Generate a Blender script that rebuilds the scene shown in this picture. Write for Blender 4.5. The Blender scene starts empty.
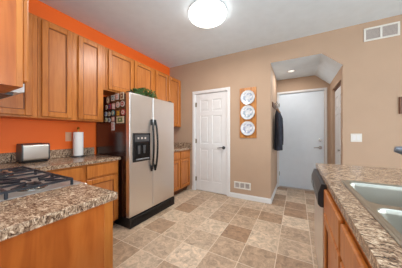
import bpy, bmesh, math, random
from mathutils import Vector, Matrix
random.seed(7)
scene = bpy.context.scene
COL = scene.collection

# ------------------------------------------------------------------ camera
YAW = math.atan(96 / 174)
cam_d = bpy.data.cameras.new('camera'); cam = bpy.data.objects.new('camera', cam_d); COL.objects.link(cam)
cam.location = (0, 0, 1.21); cam.rotation_euler = (math.radians(90), 0, YAW)
cam_d.sensor_width = 36; cam_d.lens = 36 * 174 / 402; cam_d.clip_start = 0.02
scene.camera = cam
cam_d.shift_y = -0.5 / 402

# ------------------------------------------------------------------ light
world = bpy.data.worlds.new('daylight'); scene.world = world; world.use_nodes = True
bg = world.node_tree.nodes['Background']; bg.inputs[0].default_value = (0.80, 0.90, 1.0, 1); bg.inputs[1].default_value = 1.2

def area(name, loc, rot, sx, sy, power, color=(1, 1, 1)):
    l = bpy.data.lights.new(name, 'AREA'); l.shape = 'RECTANGLE'; l.size = sx; l.size_y = sy; l.energy = power; l.color = color
    o = bpy.data.objects.new(name, l); COL.objects.link(o); o.location = loc; o.rotation_euler = rot
    return o
R = math.radians
# daylight outside the dining-room windows behind the camera
area('daylight_south', (1.7, -3.95, 1.45), (R(90), 0, 0), 4.4, 2.2, 60, (0.86, 0.95, 1.0))
area('daylight_east', (4.55, -0.6, 1.45), (R(90), 0, R(90)), 4.2, 2.2, 350, (0.86, 0.95, 1.0))
# added fill light, aimed up at the white ceiling behind the camera
area('bounce_fill', (0.5, -0.9, 1.5), (R(180), 0, 0), 2.0, 1.4, 88, (0.84, 0.94, 1.0))
scene.view_settings.view_transform = 'Standard'; scene.view_settings.look = 'None'
scene.view_settings.gamma = 1; scene.view_settings.use_curve_mapping = False
scene.view_settings.exposure = -0.04

# ------------------------------------------------------------------ materials
def lin(c):
    return tuple(((v / 255) / 12.92 if v / 255 <= 0.04045 else ((v / 255 + 0.055) / 1.055) ** 2.4) for v in c) + (1,)

def mat(name, rgb, rough=0.5, metal=0.0, noise=0.0, nscale=8, bump=0.0, bscale=60, spec=0.5, stretch=(1, 1, 1)):
    m = bpy.data.materials.new(name); m.use_nodes = True; nt = m.node_tree; b = nt.nodes['Principled BSDF']
    b.inputs['Base Color'].default_value = lin(rgb); b.inputs['Roughness'].default_value = rough
    b.inputs['Metallic'].default_value = metal; b.inputs['Specular IOR Level'].default_value = spec
    tc = nt.nodes.new('ShaderNodeTexCoord'); mp = nt.nodes.new('ShaderNodeMapping'); mp.inputs['Scale'].default_value = stretch
    nt.links.new(tc.outputs['Object'], mp.inputs[0])
    n = nt.nodes.new('ShaderNodeTexNoise'); n.inputs['Scale'].default_value = nscale; n.inputs['Detail'].default_value = 4
    nt.links.new(mp.outputs[0], n.inputs['Vector'])
    cr = nt.nodes.new('ShaderNodeValToRGB')
    cr.color_ramp.elements[0].color = lin(tuple(max(0, v * (1 - noise)) for v in rgb)); cr.color_ramp.elements[0].position = 0.3
    cr.color_ramp.elements[1].color = lin(tuple(min(255, v * (1 + noise)) for v in rgb)); cr.color_ramp.elements[1].position = 0.7
    nt.links.new(n.outputs[0], cr.inputs[0]); nt.links.new(cr.outputs[0], b.inputs['Base Color'])
    if bump:
        n2 = nt.nodes.new('ShaderNodeTexNoise'); n2.inputs['Scale'].default_value = bscale
        nt.links.new(tc.outputs['Object'], n2.inputs['Vector'])
        bp = nt.nodes.new('ShaderNodeBump'); bp.inputs['Strength'].default_value = bump; bp.inputs['Distance'].default_value = 0.002
        nt.links.new(n2.outputs[0], bp.inputs['Height']); nt.links.new(bp.outputs[0], b.inputs['Normal'])
    return m

def wood(name, c0, c1, c2, rough=0.33, stretch=(9, 9, 1.0)):
    m = bpy.data.materials.new(name); m.use_nodes = True; nt = m.node_tree; b = nt.nodes['Principled BSDF']
    b.inputs['Roughness'].default_value = rough
    tc = nt.nodes.new('ShaderNodeTexCoord'); mp = nt.nodes.new('ShaderNodeMapping'); mp.inputs['Scale'].default_value = stretch
    nt.links.new(tc.outputs['Object'], mp.inputs[0])
    n = nt.nodes.new('ShaderNodeTexNoise'); n.inputs['Scale'].default_value = 3.0; n.inputs['Detail'].default_value = 6; n.inputs['Distortion'].default_value = 0.8
    nt.links.new(mp.outputs[0], n.inputs['Vector'])
    cr = nt.nodes.new('ShaderNodeValToRGB'); e = cr.color_ramp.elements
    e[0].color = lin(c0); e[0].position = 0.28; e[1].color = lin(c2); e[1].position = 0.74
    k = e.new(0.5); k.color = lin(c1)
    nt.links.new(n.outputs[0], cr.inputs[0])
    # broad blotches of the stain
    n2 = nt.nodes.new('ShaderNodeTexNoise'); n2.inputs['Scale'].default_value = 4.0; n2.inputs['Detail'].default_value = 2
    nt.links.new(tc.outputs['Object'], n2.inputs['Vector'])
    mr = nt.nodes.new('ShaderNodeMapRange'); mr.inputs[1].default_value = 0.3; mr.inputs[2].default_value = 0.7; mr.inputs[3].default_value = 0.92; mr.inputs[4].default_value = 1.06
    nt.links.new(n2.outputs[0], mr.inputs[0])
    mx = nt.nodes.new('ShaderNodeVectorMath'); mx.operation = 'SCALE'
    nt.links.new(cr.outputs[0], mx.inputs[0]); nt.links.new(mr.outputs[0], mx.inputs['Scale'])
    nt.links.new(mx.outputs[0], b.inputs['Base Color'])
    return m

def granite(name):
    m = bpy.data.materials.new(name); m.use_nodes = True; nt = m.node_tree; b = nt.nodes['Principled BSDF']
    b.inputs['Roughness'].default_value = 0.22
    tc = nt.nodes.new('ShaderNodeTexCoord')
    def nz(scale, det, dist=0.0, rough=0.6, off=0.0, st=(1, 1, 1)):
        mp = nt.nodes.new('ShaderNodeMapping'); mp.inputs['Location'].default_value = (off, off * 2, off); mp.inputs['Scale'].default_value = st
        nt.links.new(tc.outputs['Object'], mp.inputs[0])
        n = nt.nodes.new('ShaderNodeTexNoise'); n.inputs['Scale'].default_value = scale; n.inputs['Detail'].default_value = det
        n.inputs['Distortion'].default_value = dist; n.inputs['Roughness'].default_value = rough
        nt.links.new(mp.outputs[0], n.inputs['Vector']); return n
    a = nz(40, 6, 1.3, 0.72, 0.0, (1, 1.5, 1))
    cr = nt.nodes.new('ShaderNodeValToRGB'); e = cr.color_ramp.elements
    e[0].color = lin((66, 50, 40)); e[0].position = 0.37
    e[1].color = lin((244, 226, 200)); e[1].position = 0.66
    for p, c in ((0.43, (122, 94, 74)), (0.51, (168, 140, 115)), (0.59, (206, 180, 152))):
        k = e.new(p); k.color = lin(c)
    nt.links.new(a.outputs[0], cr.inputs[0])
    d = nz(46, 4, 2.2, 0.7, 5.0, (1, 2.4, 1))
    cr2 = nt.nodes.new('ShaderNodeValToRGB'); e = cr2.color_ramp.elements
    e[0].color = (1, 1, 1, 1); e[0].position = 0.38; e[1].color = (0, 0, 0, 1); e[1].position = 0.45
    nt.links.new(d.outputs[0], cr2.inputs[0])
    mx = nt.nodes.new('ShaderNodeMixRGB'); mx.inputs[2].default_value = lin((58, 44, 38))
    nt.links.new(cr2.outputs[0], mx.inputs[0]); nt.links.new(cr.outputs[0], mx.inputs[1])
    nt.links.new(mx.outputs[0], b.inputs['Base Color'])
    return m

def tile_floor(name, P=0.312, x0=-0.178, y0=1.287):
    m = bpy.data.materials.new(name); m.use_nodes = True; nt = m.node_tree; b = nt.nodes['Principled BSDF']
    L = nt.links
    tc = nt.nodes.new('ShaderNodeTexCoord'); sp = nt.nodes.new('ShaderNodeSeparateXYZ'); L.new(tc.outputs['Object'], sp.inputs[0])
    def mth(op, a, v=None, w=None):
        n = nt.nodes.new('ShaderNodeMath'); n.operation = op
        for i, q in enumerate((a, v, w)):
            if q is None: continue
            if isinstance(q, (int, float)): n.inputs[i].default_value = q
            else: L.new(q, n.inputs[i])
        return n.outputs[0]
    fx = mth('DIVIDE', mth('SUBTRACT', sp.outputs[0], x0), P); fy = mth('DIVIDE', mth('SUBTRACT', sp.outputs[1], y0), P)
    cx = mth('FLOOR', fx); cy = mth('FLOOR', fy)
    ex = mth('ABSOLUTE', mth('SUBTRACT', mth('FRACT', fx), 0.5)); ey = mth('ABSOLUTE', mth('SUBTRACT', mth('FRACT', fy), 0.5))
    g = mth('GREATER_THAN', mth('MAXIMUM', ex, ey), 0.5 - 0.0036 / P)
    cb = nt.nodes.new('ShaderNodeCombineXYZ'); L.new(cx, cb.inputs[0]); L.new(cy, cb.inputs[1])
    wn = nt.nodes.new('ShaderNodeTexWhiteNoise'); wn.noise_dimensions = '2D'; L.new(cb.outputs[0], wn.inputs['Vector'])
    cr = nt.nodes.new('ShaderNodeValToRGB'); e = cr.color_ramp.elements
    e[0].color = lin((160, 127, 100)); e[0].position = 0.0; e[1].color = lin((216, 193, 168)); e[1].position = 1.0
    for p, c in ((0.2, (176, 148, 122)), (0.55, (194, 169, 144)), (0.8, (206, 183, 158))):
        k = e.new(p); k.color = lin(c)
    L.new(wn.outputs['Value'], cr.inputs[0])
    # veins and clouds differ from tile to tile
    ad = nt.nodes.new('ShaderNodeVectorMath'); ad.operation = 'ADD'
    sc = nt.nodes.new('ShaderNodeVectorMath'); sc.operation = 'SCALE'; sc.inputs['Scale'].default_value = 9.0
    L.new(wn.outputs['Color'], sc.inputs[0]); L.new(tc.outputs['Object'], ad.inputs[0]); L.new(sc.outputs[0], ad.inputs[1])
    n = nt.nodes.new('ShaderNodeTexNoise'); n.inputs['Scale'].default_value = 15; n.inputs['Detail'].default_value = 9; n.inputs['Distortion'].default_value = 0.9; n.inputs['Roughness'].default_value = 0.78
    L.new(ad.outputs[0], n.inputs['Vector'])
    mr = nt.nodes.new('ShaderNodeMapRange'); mr.inputs[1].default_value = 0.32; mr.inputs[2].default_value = 0.68; mr.inputs[3].default_value = 0.5; mr.inputs[4].default_value = 1.42
    L.new(n.outputs[0], mr.inputs[0])
    mx = nt.nodes.new('ShaderNodeVectorMath'); mx.operation = 'SCALE'; L.new(cr.outputs[0], mx.inputs[0]); L.new(mr.outputs[0], mx.inputs['Scale'])
    mg = nt.nodes.new('ShaderNodeMixRGB'); mg.inputs[2].default_value = lin((220, 200, 176)); L.new(g, mg.inputs[0]); L.new(mx.outputs[0], mg.inputs[1])
    L.new(mg.outputs[0], b.inputs['Base Color'])
    b.inputs['Roughness'].default_value = 0.42; b.inputs['Specular IOR Level'].default_value = 0.4
    bp = nt.nodes.new('ShaderNodeBump'); bp.inputs['Strength'].default_value = 0.25; bp.inputs['Distance'].default_value = 0.002
    hh = mth('SUBTRACT', n.outputs[0], g); L.new(hh, bp.inputs['Height']); L.new(bp.outputs[0], b.inputs['Normal'])
    return m

def emis(name, rgb, strength):
    m = bpy.data.materials.new(name); m.use_nodes = True; b = m.node_tree.nodes['Principled BSDF']
    b.inputs['Base Color'].default_value = lin(rgb); b.inputs['Emission Color'].default_value = lin(rgb); b.inputs['Emission Strength'].default_value = strength
    return m

def steel(name, rgb=(196, 192, 188), rough=0.3, stretch=(1, 1, 60), metal=1.0):
    m = bpy.data.materials.new(name); m.use_nodes = True; nt = m.node_tree; b = nt.nodes['Principled BSDF']
    b.inputs['Base Color'].default_value = lin(rgb); b.inputs['Metallic'].default_value = metal
    tc = nt.nodes.new('ShaderNodeTexCoord'); mp = nt.nodes.new('ShaderNodeMapping'); mp.inputs['Scale'].default_value = stretch
    L = nt.links; L.new(tc.outputs['Object'], mp.inputs[0])
    n = nt.nodes.new('ShaderNodeTexNoise'); n.inputs['Scale'].default_value = 12; L.new(mp.outputs[0], n.inputs['Vector'])
    mr = nt.nodes.new('ShaderNodeMapRange'); mr.inputs[3].default_value = rough - 0.07; mr.inputs[4].default_value = rough + 0.07
    L.new(n.outputs[0], mr.inputs[0]); L.new(mr.outputs[0], b.inputs['Roughness'])
    return m

def plate_mat(name, tint):
    m = bpy.data.materials.new(name); m.use_nodes = True; nt = m.node_tree; b = nt.nodes['Principled BSDF']; L = nt.links
    b.inputs['Roughness'].default_value = 0.15
    tc = nt.nodes.new('ShaderNodeTexCoord')
    ln = nt.nodes.new('ShaderNodeVectorMath'); ln.operation = 'LENGTH'; L.new(tc.outputs['Object'], ln.inputs[0])
    cr = nt.nodes.new('ShaderNodeValToRGB'); cr.color_ramp.interpolation = 'LINEAR'; e = cr.color_ramp.elements
    e[0].position = 0.0; e[0].color = (0.2, 0.2, 0.2, 1); e[1].position = 1.0; e[1].color = (0, 0, 0, 1)
    for p, v in ((0.035, 0.25), (0.055, 0.8), (0.085, 0.85), (0.1, 0.1), (0.116, 0.1), (0.122, 0.7), (0.130, 0.5)):
        k = e.new(p); k.color = (v, v, v, 1)
    L.new(ln.outputs['Value'], cr.inputs[0])
    n = nt.nodes.new('ShaderNodeTexNoise'); n.inputs['Scale'].default_value = 26; n.inputs['Detail'].default_value = 3; L.new(tc.outputs['Object'], n.inputs['Vector'])
    c2 = nt.nodes.new('ShaderNodeValToRGB'); e = c2.color_ramp.elements
    e[0].position = 0.38; e[0].color = lin(tint); e[1].position = 0.62; e[1].color = lin((232, 234, 236))
    k = e.new(0.52); k.color = lin((176, 176, 190))
    L.new(n.outputs[0], c2.inputs[0])
    mx = nt.nodes.new('ShaderNodeMixRGB'); mx.inputs[1].default_value = lin((214, 216, 216)); L.new(cr.outputs[0], mx.inputs[0]); L.new(c2.outputs[0], mx.inputs[2])
    L.new(mx.outputs[0], b.inputs['Base Color'])
    return m

def glass_pane(name):
    m = bpy.data.materials.new(name); m.use_nodes = True; nt = m.node_tree
    out = nt.nodes['Material Output']; nt.nodes.remove(nt.nodes['Principled BSDF'])
    t = nt.nodes.new('ShaderNodeBsdfTransparent'); g = nt.nodes.new('ShaderNodeBsdfGlossy'); g.inputs['Roughness'].default_value = 0.02
    mx = nt.nodes.new('ShaderNodeMixShader'); mx.inputs[0].default_value = 0.06
    nt.links.new(t.outputs[0], mx.inputs[1]); nt.links.new(g.outputs[0], mx.inputs[2]); nt.links.new(mx.outputs[0], out.inputs[0])
    return m

M = dict(
    neutral=mat('dining_paint', (214, 216, 216), 0.8, noise=0.01),
    floor=tile_floor('stone_tile'),
    ceiling=mat('ceiling_paint', (226, 238, 247), 0.9, noise=0.01, bump=0.15, bscale=120),
    beige=mat('beige_paint', (182, 154, 130), 0.75, noise=0.012, nscale=3, bump=0.1, bscale=150),
    orange=mat('orange_paint', (255, 114, 30), 0.6, noise=0.02, nscale=3, bump=0.1, bscale=150),
    white=mat('white_trim', (224, 222, 221), 0.38, noise=0.01),
    hingem=mat('hinge_brass', (150, 140, 120), 0.35, 0.9),
    wood=wood('maple_cabinet', (170, 95, 36), (188, 112, 46), (200, 126, 58)),
    wood_in=wood('maple_panel', (172, 99, 46), (188, 114, 57), (198, 126, 68)),
    wood_end=wood('maple_end_panel', (150, 72, 26), (186, 102, 42), (198, 118, 56), 0.3, (5, 5, 0.7)),
    bead=mat('dark_bead', (112, 62, 32), 0.4, noise=0.05),  # darker brown strip around the inner panel edge
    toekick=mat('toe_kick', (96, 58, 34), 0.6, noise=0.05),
    oak=wood('oak_rack', (150, 90, 36), (184, 118, 54), (204, 142, 76), 0.4, (14, 14, 2)),
    granite=granite('granite_laminate'),
    granite_dark=granite('granite_laminate_end'),
    steel=steel('brushed_steel', (236, 234, 232), 0.34),
    sinksteel=steel('sink_steel', (182, 180, 170), 0.32, (40, 1, 1)),
    chrome=mat('satin_nickel', (176, 172, 166), 0.25, 1.0),
    faucetm=mat('faucet_grey', (128, 128, 134), 0.35, 0.8),
    fridge_side=mat('fridge_side', (52, 26, 22), 0.17, 0.0, noise=0.02, spec=0.9),
    black=mat('black_plastic', (18, 18, 20), 0.35, noise=0.03),
    black_gloss=mat('black_glass', (12, 12, 14), 0.12),
    panelgrey=mat('dishwasher_panel', (34, 38, 44), 0.3),
    iron=mat('cast_iron', (34, 38, 46), 0.45, 0.1, noise=0.1, bump=0.2),
    dgrey=mat('dark_grey', (70, 70, 72), 0.4),
    mgrey=mat('mid_grey', (128, 128, 130), 0.4),
    cook=steel('cooktop_steel', (176, 172, 168), 0.4, (1, 30, 1), 0.55),
    paper=mat('paper_towel', (240, 238, 236), 0.95, noise=0.01, bump=0.5, bscale=300),
    toaster=steel('toaster_steel', (214, 210, 204), 0.33, (1, 1, 40)),
    brass=mat('brass', (196, 150, 60), 0.3, 1.0),
    leaf=mat('plant_leaf', (48, 84, 30), 0.55, noise=0.35, nscale=30),
    wicker=mat('wicker', (120, 84, 50), 0.8, noise=0.2, nscale=60, bump=0.5),
    coat=mat('navy_cloth', (42, 44, 54), 0.9, noise=0.15, nscale=14, bump=0.4),
    lining=mat('coat_lining', (150, 118, 92), 0.9),
    brownwood=wood('brown_wood', (84, 52, 34), (104, 66, 44), (124, 82, 56), 0.45),
    picture=mat('picture_dark', (34, 30, 28), 0.3, noise=0.4, nscale=20),
    grille_in=mat('vent_shadow', (150, 142, 138), 0.7),
    louver=mat('vent_louver', (190, 178, 170), 0.5),
    lamp=emis('lamp_glass', (255, 250, 242), 6.0),
    hall_lamp=emis('hall_lamp_glass', (250, 248, 240), 0.9),
    almond=mat('almond_plastic', (224, 176, 140), 0.4),
    glass=glass_pane('window_glass'),
    switchm=mat('switch_white', (222, 218, 210), 0.35),
)

# ------------------------------------------------------------------ builders
ORG = {}
def BM(): return bmesh.new()

def box(bm, x0, x1, y0, y1, z0, z1, bev=0.0, seg=1):
    r = bmesh.ops.create_cube(bm, size=1.0); vs = r['verts']
    for v in vs:
        v.co.x = (x0 + x1) / 2 + v.co.x * (x1 - x0); v.co.y = (y0 + y1) / 2 + v.co.y * (y1 - y0); v.co.z = (z0 + z1) / 2 + v.co.z * (z1 - z0)
    if bev:
        es = list({e for v in vs for e in v.link_edges})
        bmesh.ops.bevel(bm, geom=es, offset=bev, segments=seg, profile=0.5, affect='EDGES')
    return vs

def cyl(bm, p0, p1, r0, r1=None, n=20):
    r1 = r0 if r1 is None else r1
    p0 = Vector(p0); p1 = Vector(p1); d = p1 - p0
    m = Matrix.Translation((p0 + p1) / 2) @ d.to_track_quat('Z', 'Y').to_matrix().to_4x4()
    bmesh.ops.create_cone(bm, cap_ends=True, segments=n, radius1=r0, radius2=r1, depth=d.length, matrix=m)

def lathe(bm, c, prof, n=32, axis='Z'):
    rings = []
    for (r, h) in prof:
        ring = []
        for i in range(n):
            a = 2 * math.pi * i / n; p, q = r * math.cos(a), r * math.sin(a)
            co = {'Z': (p, q, h), 'Y': (p, h, q), 'X': (h, p, q)}[axis]
            ring.append(bm.verts.new((c[0] + co[0], c[1] + co[1], c[2] + co[2])))
        rings.append(ring)
    for a, b in zip(rings, rings[1:]):
        for i in range(n): bm.faces.new((a[i], a[(i + 1) % n], b[(i + 1) % n], b[i]))
    bm.faces.new(rings[0]); bm.faces.new(rings[-1])

def tube(bm, pts, r, n=10):
    pts = [Vector(p) for p in pts]; rings = []
    rs = r if isinstance(r, (list, tuple)) else [r] * len(pts)
    for i, p in enumerate(pts):
        t = (pts[min(i + 1, len(pts) - 1)] - pts[max(i - 1, 0)]).normalized()
        up = Vector((0, 0, 1)) if abs(t.z) < 0.93 else Vector((0, 1, 0))
        s = t.cross(up).normalized(); u = s.cross(t)
        rings.append([bm.verts.new(p + (s * math.cos(2 * math.pi * k / n) + u * math.sin(2 * math.pi * k / n)) * rs[i]) for k in range(n)])
    for a, b in zip(rings, rings[1:]):
        for k in range(n): bm.faces.new((a[k], a[(k + 1) % n], b[(k + 1) % n], b[k]))
    bm.faces.new(rings[0]); bm.faces.new(rings[-1])

def prism(bm, poly, axis, a0, a1):
    """polygon of (p, q) extruded along an axis: 'Y' -> (x, z), 'Z' -> (x, y), 'X' -> (y, z)"""
    def co(p, q, a): return {'Y': (p, a, q), 'Z': (p, q, a), 'X': (a, p, q)}[axis]
    A = [bm.verts.new(co(p, q, a0)) for p, q in poly]; B = [bm.verts.new(co(p, q, a1)) for p, q in poly]
    n = len(poly)
    for i in range(n): bm.faces.new((A[i], A[(i + 1) % n], B[(i + 1) % n], B[i]))
    bm.faces.new(A); bm.faces.new(B)

def obj(name, bm, m, parent=None, smooth=False, loc=None):
    bmesh.ops.recalc_face_normals(bm, faces=bm.faces[:])
    if parent is not None: base = Vector(ORG[parent.name])
    else: base = Vector(loc or (0, 0, 0))
    me = bpy.data.meshes.new(name)
    off = Vector(loc) if loc is not None else base
    for v in bm.verts: v.co -= off
    if smooth:
        for f in bm.faces: f.smooth = True
    bm.to_mesh(me); bm.free()
    me.materials.append(M[m] if isinstance(m, str) else m)
    o = bpy.data.objects.new(name, me); COL.objects.link(o)
    if parent is not None:
        o.parent = parent; o.location = off - base
    else: o.location = off
    ORG[o.name] = tuple(off)
    if smooth and hasattr(me, 'set_sharp_from_angle'):
        me.set_sharp_from_angle(angle=math.radians(38))
    return o

def thing(name, label, cat, loc=(0, 0, 0), group=None):
    o = bpy.data.objects.new(name, None); COL.objects.link(o); o.location = loc; o.empty_display_size = 0.05
    o['label'] = label; o['category'] = cat
    if group: o['group'] = group
    ORG[o.name] = tuple(loc)
    return o

def tag(o, label, cat, group=None):
    o['label'] = label; o['category'] = cat
    if group: o['group'] = group
    return o

def struct(name, bm, m):
    o = obj(name, bm, m); o['kind'] = 'structure'; return o

# a face frame of reference: origin, along-axis, outward normal (axis aligned)
class Face:
    def __init__(s, o, A, N): s.o = Vector(o); s.A = Vector(A); s.N = Vector(N)
    def box(s, bm, a0, a1, z0, z1, n0, n1, bev=0.0, seg=1):
        p = s.o + s.A * a0 + s.N * n0; q = s.o + s.A * a1 + s.N * n1
        return box(bm, min(p.x, q.x), max(p.x, q.x), min(p.y, q.y), max(p.y, q.y), z0, z1, bev, seg)
    def pt(s, a, z, n):
        p = s.o + s.A * a + s.N * n; return (p.x, p.y, z)

def panel_door(F, name, parent, a0, a1, z0, z1, rail=0.056, n0=0.003, th=0.02):
    bm = BM(); n1 = n0 + th; b = 0.003
    b = .005; F.box(bm, a0, a0 + rail, z0, z1, n0, n1, b); F.box(bm, a1 - rail, a1, z0, z1, n0, n1, b)
    F.box(bm, a0 + rail - .001, a1 - rail + .001, z0, z0 + rail, n0, n1 - .0004, b); F.box(bm, a0 + rail - .001, a1 - rail + .001, z1 - rail, z1, n0, n1 - .0004, b)
    d = obj(name, bm, 'wood', parent)
    bm = BM()
    F.box(bm, a0 + rail, a1 - rail, z0 + rail, z1 - rail, n0, n0 + th * 0.3)
    obj('door_panel', bm, 'wood_in', d)
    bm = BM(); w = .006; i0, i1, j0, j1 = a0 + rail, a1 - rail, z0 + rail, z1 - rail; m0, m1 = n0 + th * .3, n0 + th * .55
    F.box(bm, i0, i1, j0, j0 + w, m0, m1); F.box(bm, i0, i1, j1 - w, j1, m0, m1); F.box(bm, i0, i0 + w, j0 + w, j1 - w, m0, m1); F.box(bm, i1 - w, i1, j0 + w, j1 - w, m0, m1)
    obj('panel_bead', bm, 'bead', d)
    return d

def drawer_front(F, parent, a0, a1, z0, z1, n0=0.003, th=0.02):
    bm = BM(); F.box(bm, a0, a1, z0, z1, n0, n0 + th, 0.007, 2)
    return obj('drawer', bm, 'wood', parent)

def six_panel(F, a0, a1, z0, z1, n1, th, cols=2):
    """a moulded six panel door: stiles and rails proud of the ground, raised fields"""
    bm = BM(); g = n1 - 0.011
    F.box(bm, a0 + .01, a1 - .01, z0 + .01, z1 - .01, n1 - th, g)
    W = a1 - a0; st = 0.16 * W; ms = 0.115 * W
    F.box(bm, a0, a0 + st, z0, z1, n1 - th, n1, .002); F.box(bm, a1 - st, a1, z0, z1, n1 - th, n1, .002)
    H = z1 - z0
    rails = [(0, .105), (.435, .49), (.775, .82), (.935, 1.0)] if True else None
    for r0, r1 in rails: F.box(bm, a0 + st - .001, a1 - st + .001, z0 + r0 * H, z0 + r1 * H, n1 - th + .001, n1 - .0005, .002)
    mid = (a0 + a1) / 2
    if cols == 2: F.box(bm, mid - ms / 2, mid + ms / 2, z0 + .05, z1 - .05, n1 - th + .001, n1 - .001, .002)
    spans = [(a0 + st, mid - ms / 2), (mid + ms / 2, a1 - st)] if cols == 2 else [(a0 + st, a1 - st)]
    for s0, s1 in spans:
        for r0, r1 in ((.105, .435), (.49, .775), (.82, .935)):
            F.box(bm, s0 + .028, s1 - .028, z0 + r0 * H + .03, z0 + r1 * H - .03, g - .001, n1 - .002, .006)
    return bm

# ------------------------------------------------------------------ the room
XL, YB, ZC = -2.60, 3.20, 2.74
XR, YS = 4.2, -3.6
HL, HR, HB = -0.398, 0.580, 4.33      # hall left, right, back
YN = -0.06                            # kitchen face of the partition behind the range
bm = BM(); box(bm, XL - .12, XR + .12, YS - .12, YB + .12, -.1, 0); box(bm, HL - .12, HR + .9, YB + .121, HB + .12, -.1, 0)
struct('floor', bm, 'floor')
bm = BM(); box(bm, XL - .12, XR + .12, YS - .12, YB + .12, ZC, ZC + .12); struct('ceiling', bm, 'ceiling')
bm = BM(); box(bm, XL - .12, XL, YN, YB + .12, 0, ZC); struct('wall_left', bm, 'orange')
bm = BM(); box(bm, XL - .12, -0.835, YN - .12, YN, 0, ZC); struct('wall_near', bm, 'beige')
bm = BM(); box(bm, XL - .12, XL, YS, YN - .12, 0, ZC); struct('wall_west', bm, 'neutral')
# back wall: pantry door opening, hall opening with a clipped corner
D0, D1, DZ = -1.90, -1.195, 2.035
PROF = [(HL, 2.425), (0.330, 2.425), (HR, 2.205)]
bm = BM()
box(bm, XL, D0 - .02, YB, YB + .12, 0, ZC); box(bm, D1 + .02, HL, YB, YB + .12, 0, ZC); box(bm, D0 - .02, D1 + .02, YB, YB + .12, DZ + .02, ZC)
prism(bm, PROF + [(HR, ZC), (HL, ZC)], 'Y', YB, YB + .003)
prism(bm, [(x, z + .012) for x, z in PROF] + [(HR, ZC), (HL, ZC)], 'Y', YB + .003, YB + .12)
box(bm, HR, XR, YB, YB + .12, 0, ZC)
bmesh.ops.remove_doubles(bm, verts=bm.verts[:], dist=1e-5)
struct('wall_back', bm, 'beige')
# pantry behind the closed door
bm = BM(); box(bm, D0 - .1, D1 + .1, YB + .125, YB + .16, 0, DZ + .1); struct('wall_pantry', bm, 'beige')
# hall
bm = BM(); box(bm, HL - .12, HL, YB + .12, HB + .12, 0, 2.6); struct('wall_hall_left', bm, 'beige')
C0, C1 = 3.30, 4.06
bm = BM(); box(bm, HR, HR + .12, YB + .12, C0 + .02, 0, 2.6); box(bm, HR, HR + .12, C1, HB + .12, 0, 2.6); box(bm, HR, HR + .12, C0 + .02, C1, 2.03, 2.6)
box(bm, HR + .12, HR + .14, YB + .12, HB, 0, 2.2)
struct('wall_hall_right', bm, 'beige')
E0, E1, EZ = -0.355, 0.480, 2.10
bm = BM(); box(bm, HL, E0 - .01, HB, HB + .12, 0, 2.6); box(bm, E1 + .01, HR, HB, HB + .12, 0, 2.6); box(bm, E0 - .01, E1 + .01, HB, HB + .12, EZ + .01, 2.6)
struct('wall_hall_back', bm, 'beige')
bm = BM(); prism(bm, PROF + [(HR, 2.6), (HL, 2.6)], 'Y', YB + .1205, HB); prism(bm, PROF + [(x, z + .011) for x, z in PROF[::-1]], 'Y', YB + .0031, YB + .1204); struct('ceiling_hall', bm, 'ceiling')
# dining side behind the camera, with windows
WS = (0.0, 3.6, 0.45, 2.35)
bm = BM(); box(bm, XL - .12, WS[0], YS - .12, YS, 0, ZC); box(bm, WS[1], XR + .12, YS - .12, YS, 0, ZC)
box(bm, WS[0], WS[1], YS - .12, YS, 0, WS[2]); box(bm, WS[0], WS[1], YS - .12, YS, WS[3], ZC); struct('wall_south', bm, 'neutral')
WE = (-2.4, 1.2, 0.45, 2.35)
bm = BM(); box(bm, XR, XR + .12, YS, WE[0], 0, ZC); box(bm, XR, XR + .12, WE[1], YB + .12, 0, ZC)
box(bm, XR, XR + .12, WE[0], WE[1], 0, WE[2]); box(bm, XR, XR + .12, WE[0], WE[1], WE[3], ZC); struct('wall_east', bm, 'neutral')
for nm, F, w in (('window_1', Face((0, YS, 0), (1, 0, 0), (0, 1, 0)), WS), ('window_2', Face((XR, 0, 0), (0, 1, 0), (-1, 0, 0)), WE)):
    o = bpy.data.objects.new(nm, None); COL.objects.link(o); o['kind'] = 'structure'; ORG[o.name] = (0, 0, 0)
    bm = BM(); a0, a1, z0, z1 = w; k = 4
    for i in range(k + 1):
        a = a0 + (a1 - a0) * i / k; F.box(bm, max(a0, a - .03), min(a1, a + .03), z0, z1, -.09, -.02)
    F.box(bm, a0, a1, z0, z0 + .05, -.09, -.02); F.box(bm, a0, a1, z1 - .05, z1, -.09, -.02)
    obj('window_frame', bm, 'white', o)
    bm = BM(); F.box(bm, a0, a1, z0, z1, -.058, -.053); obj('window_pane', bm, 'glass', o)

# baseboards
def baseboard(name, F, a0, a1, h=0.088):
    bm = BM(); F.box(bm, a0, a1, 0, h - .018, 0, .014, .002); F.box(bm, a0, a1, h - .018, h, 0, .009, .003)
    struct(name, bm, 'white')
FB = Face((0, YB, 0), (1, 0, 0), (0, -1, 0))
baseboard('baseboard_back', FB, -1.128, HL + .014)
baseboard('baseboard_back_right', FB, HR + .0, XR)
baseboard('baseboard_pantry', FB, -1.985, -1.968)
baseboard('baseboard_hall_left', Face((HL, 0, 0), (0, 1, 0), (1, 0, 0)), YB, HB)
baseboard('baseboard_hall_right', Face((HR, 0, 0), (0, 1, 0), (-1, 0, 0)), C1, HB)

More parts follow.
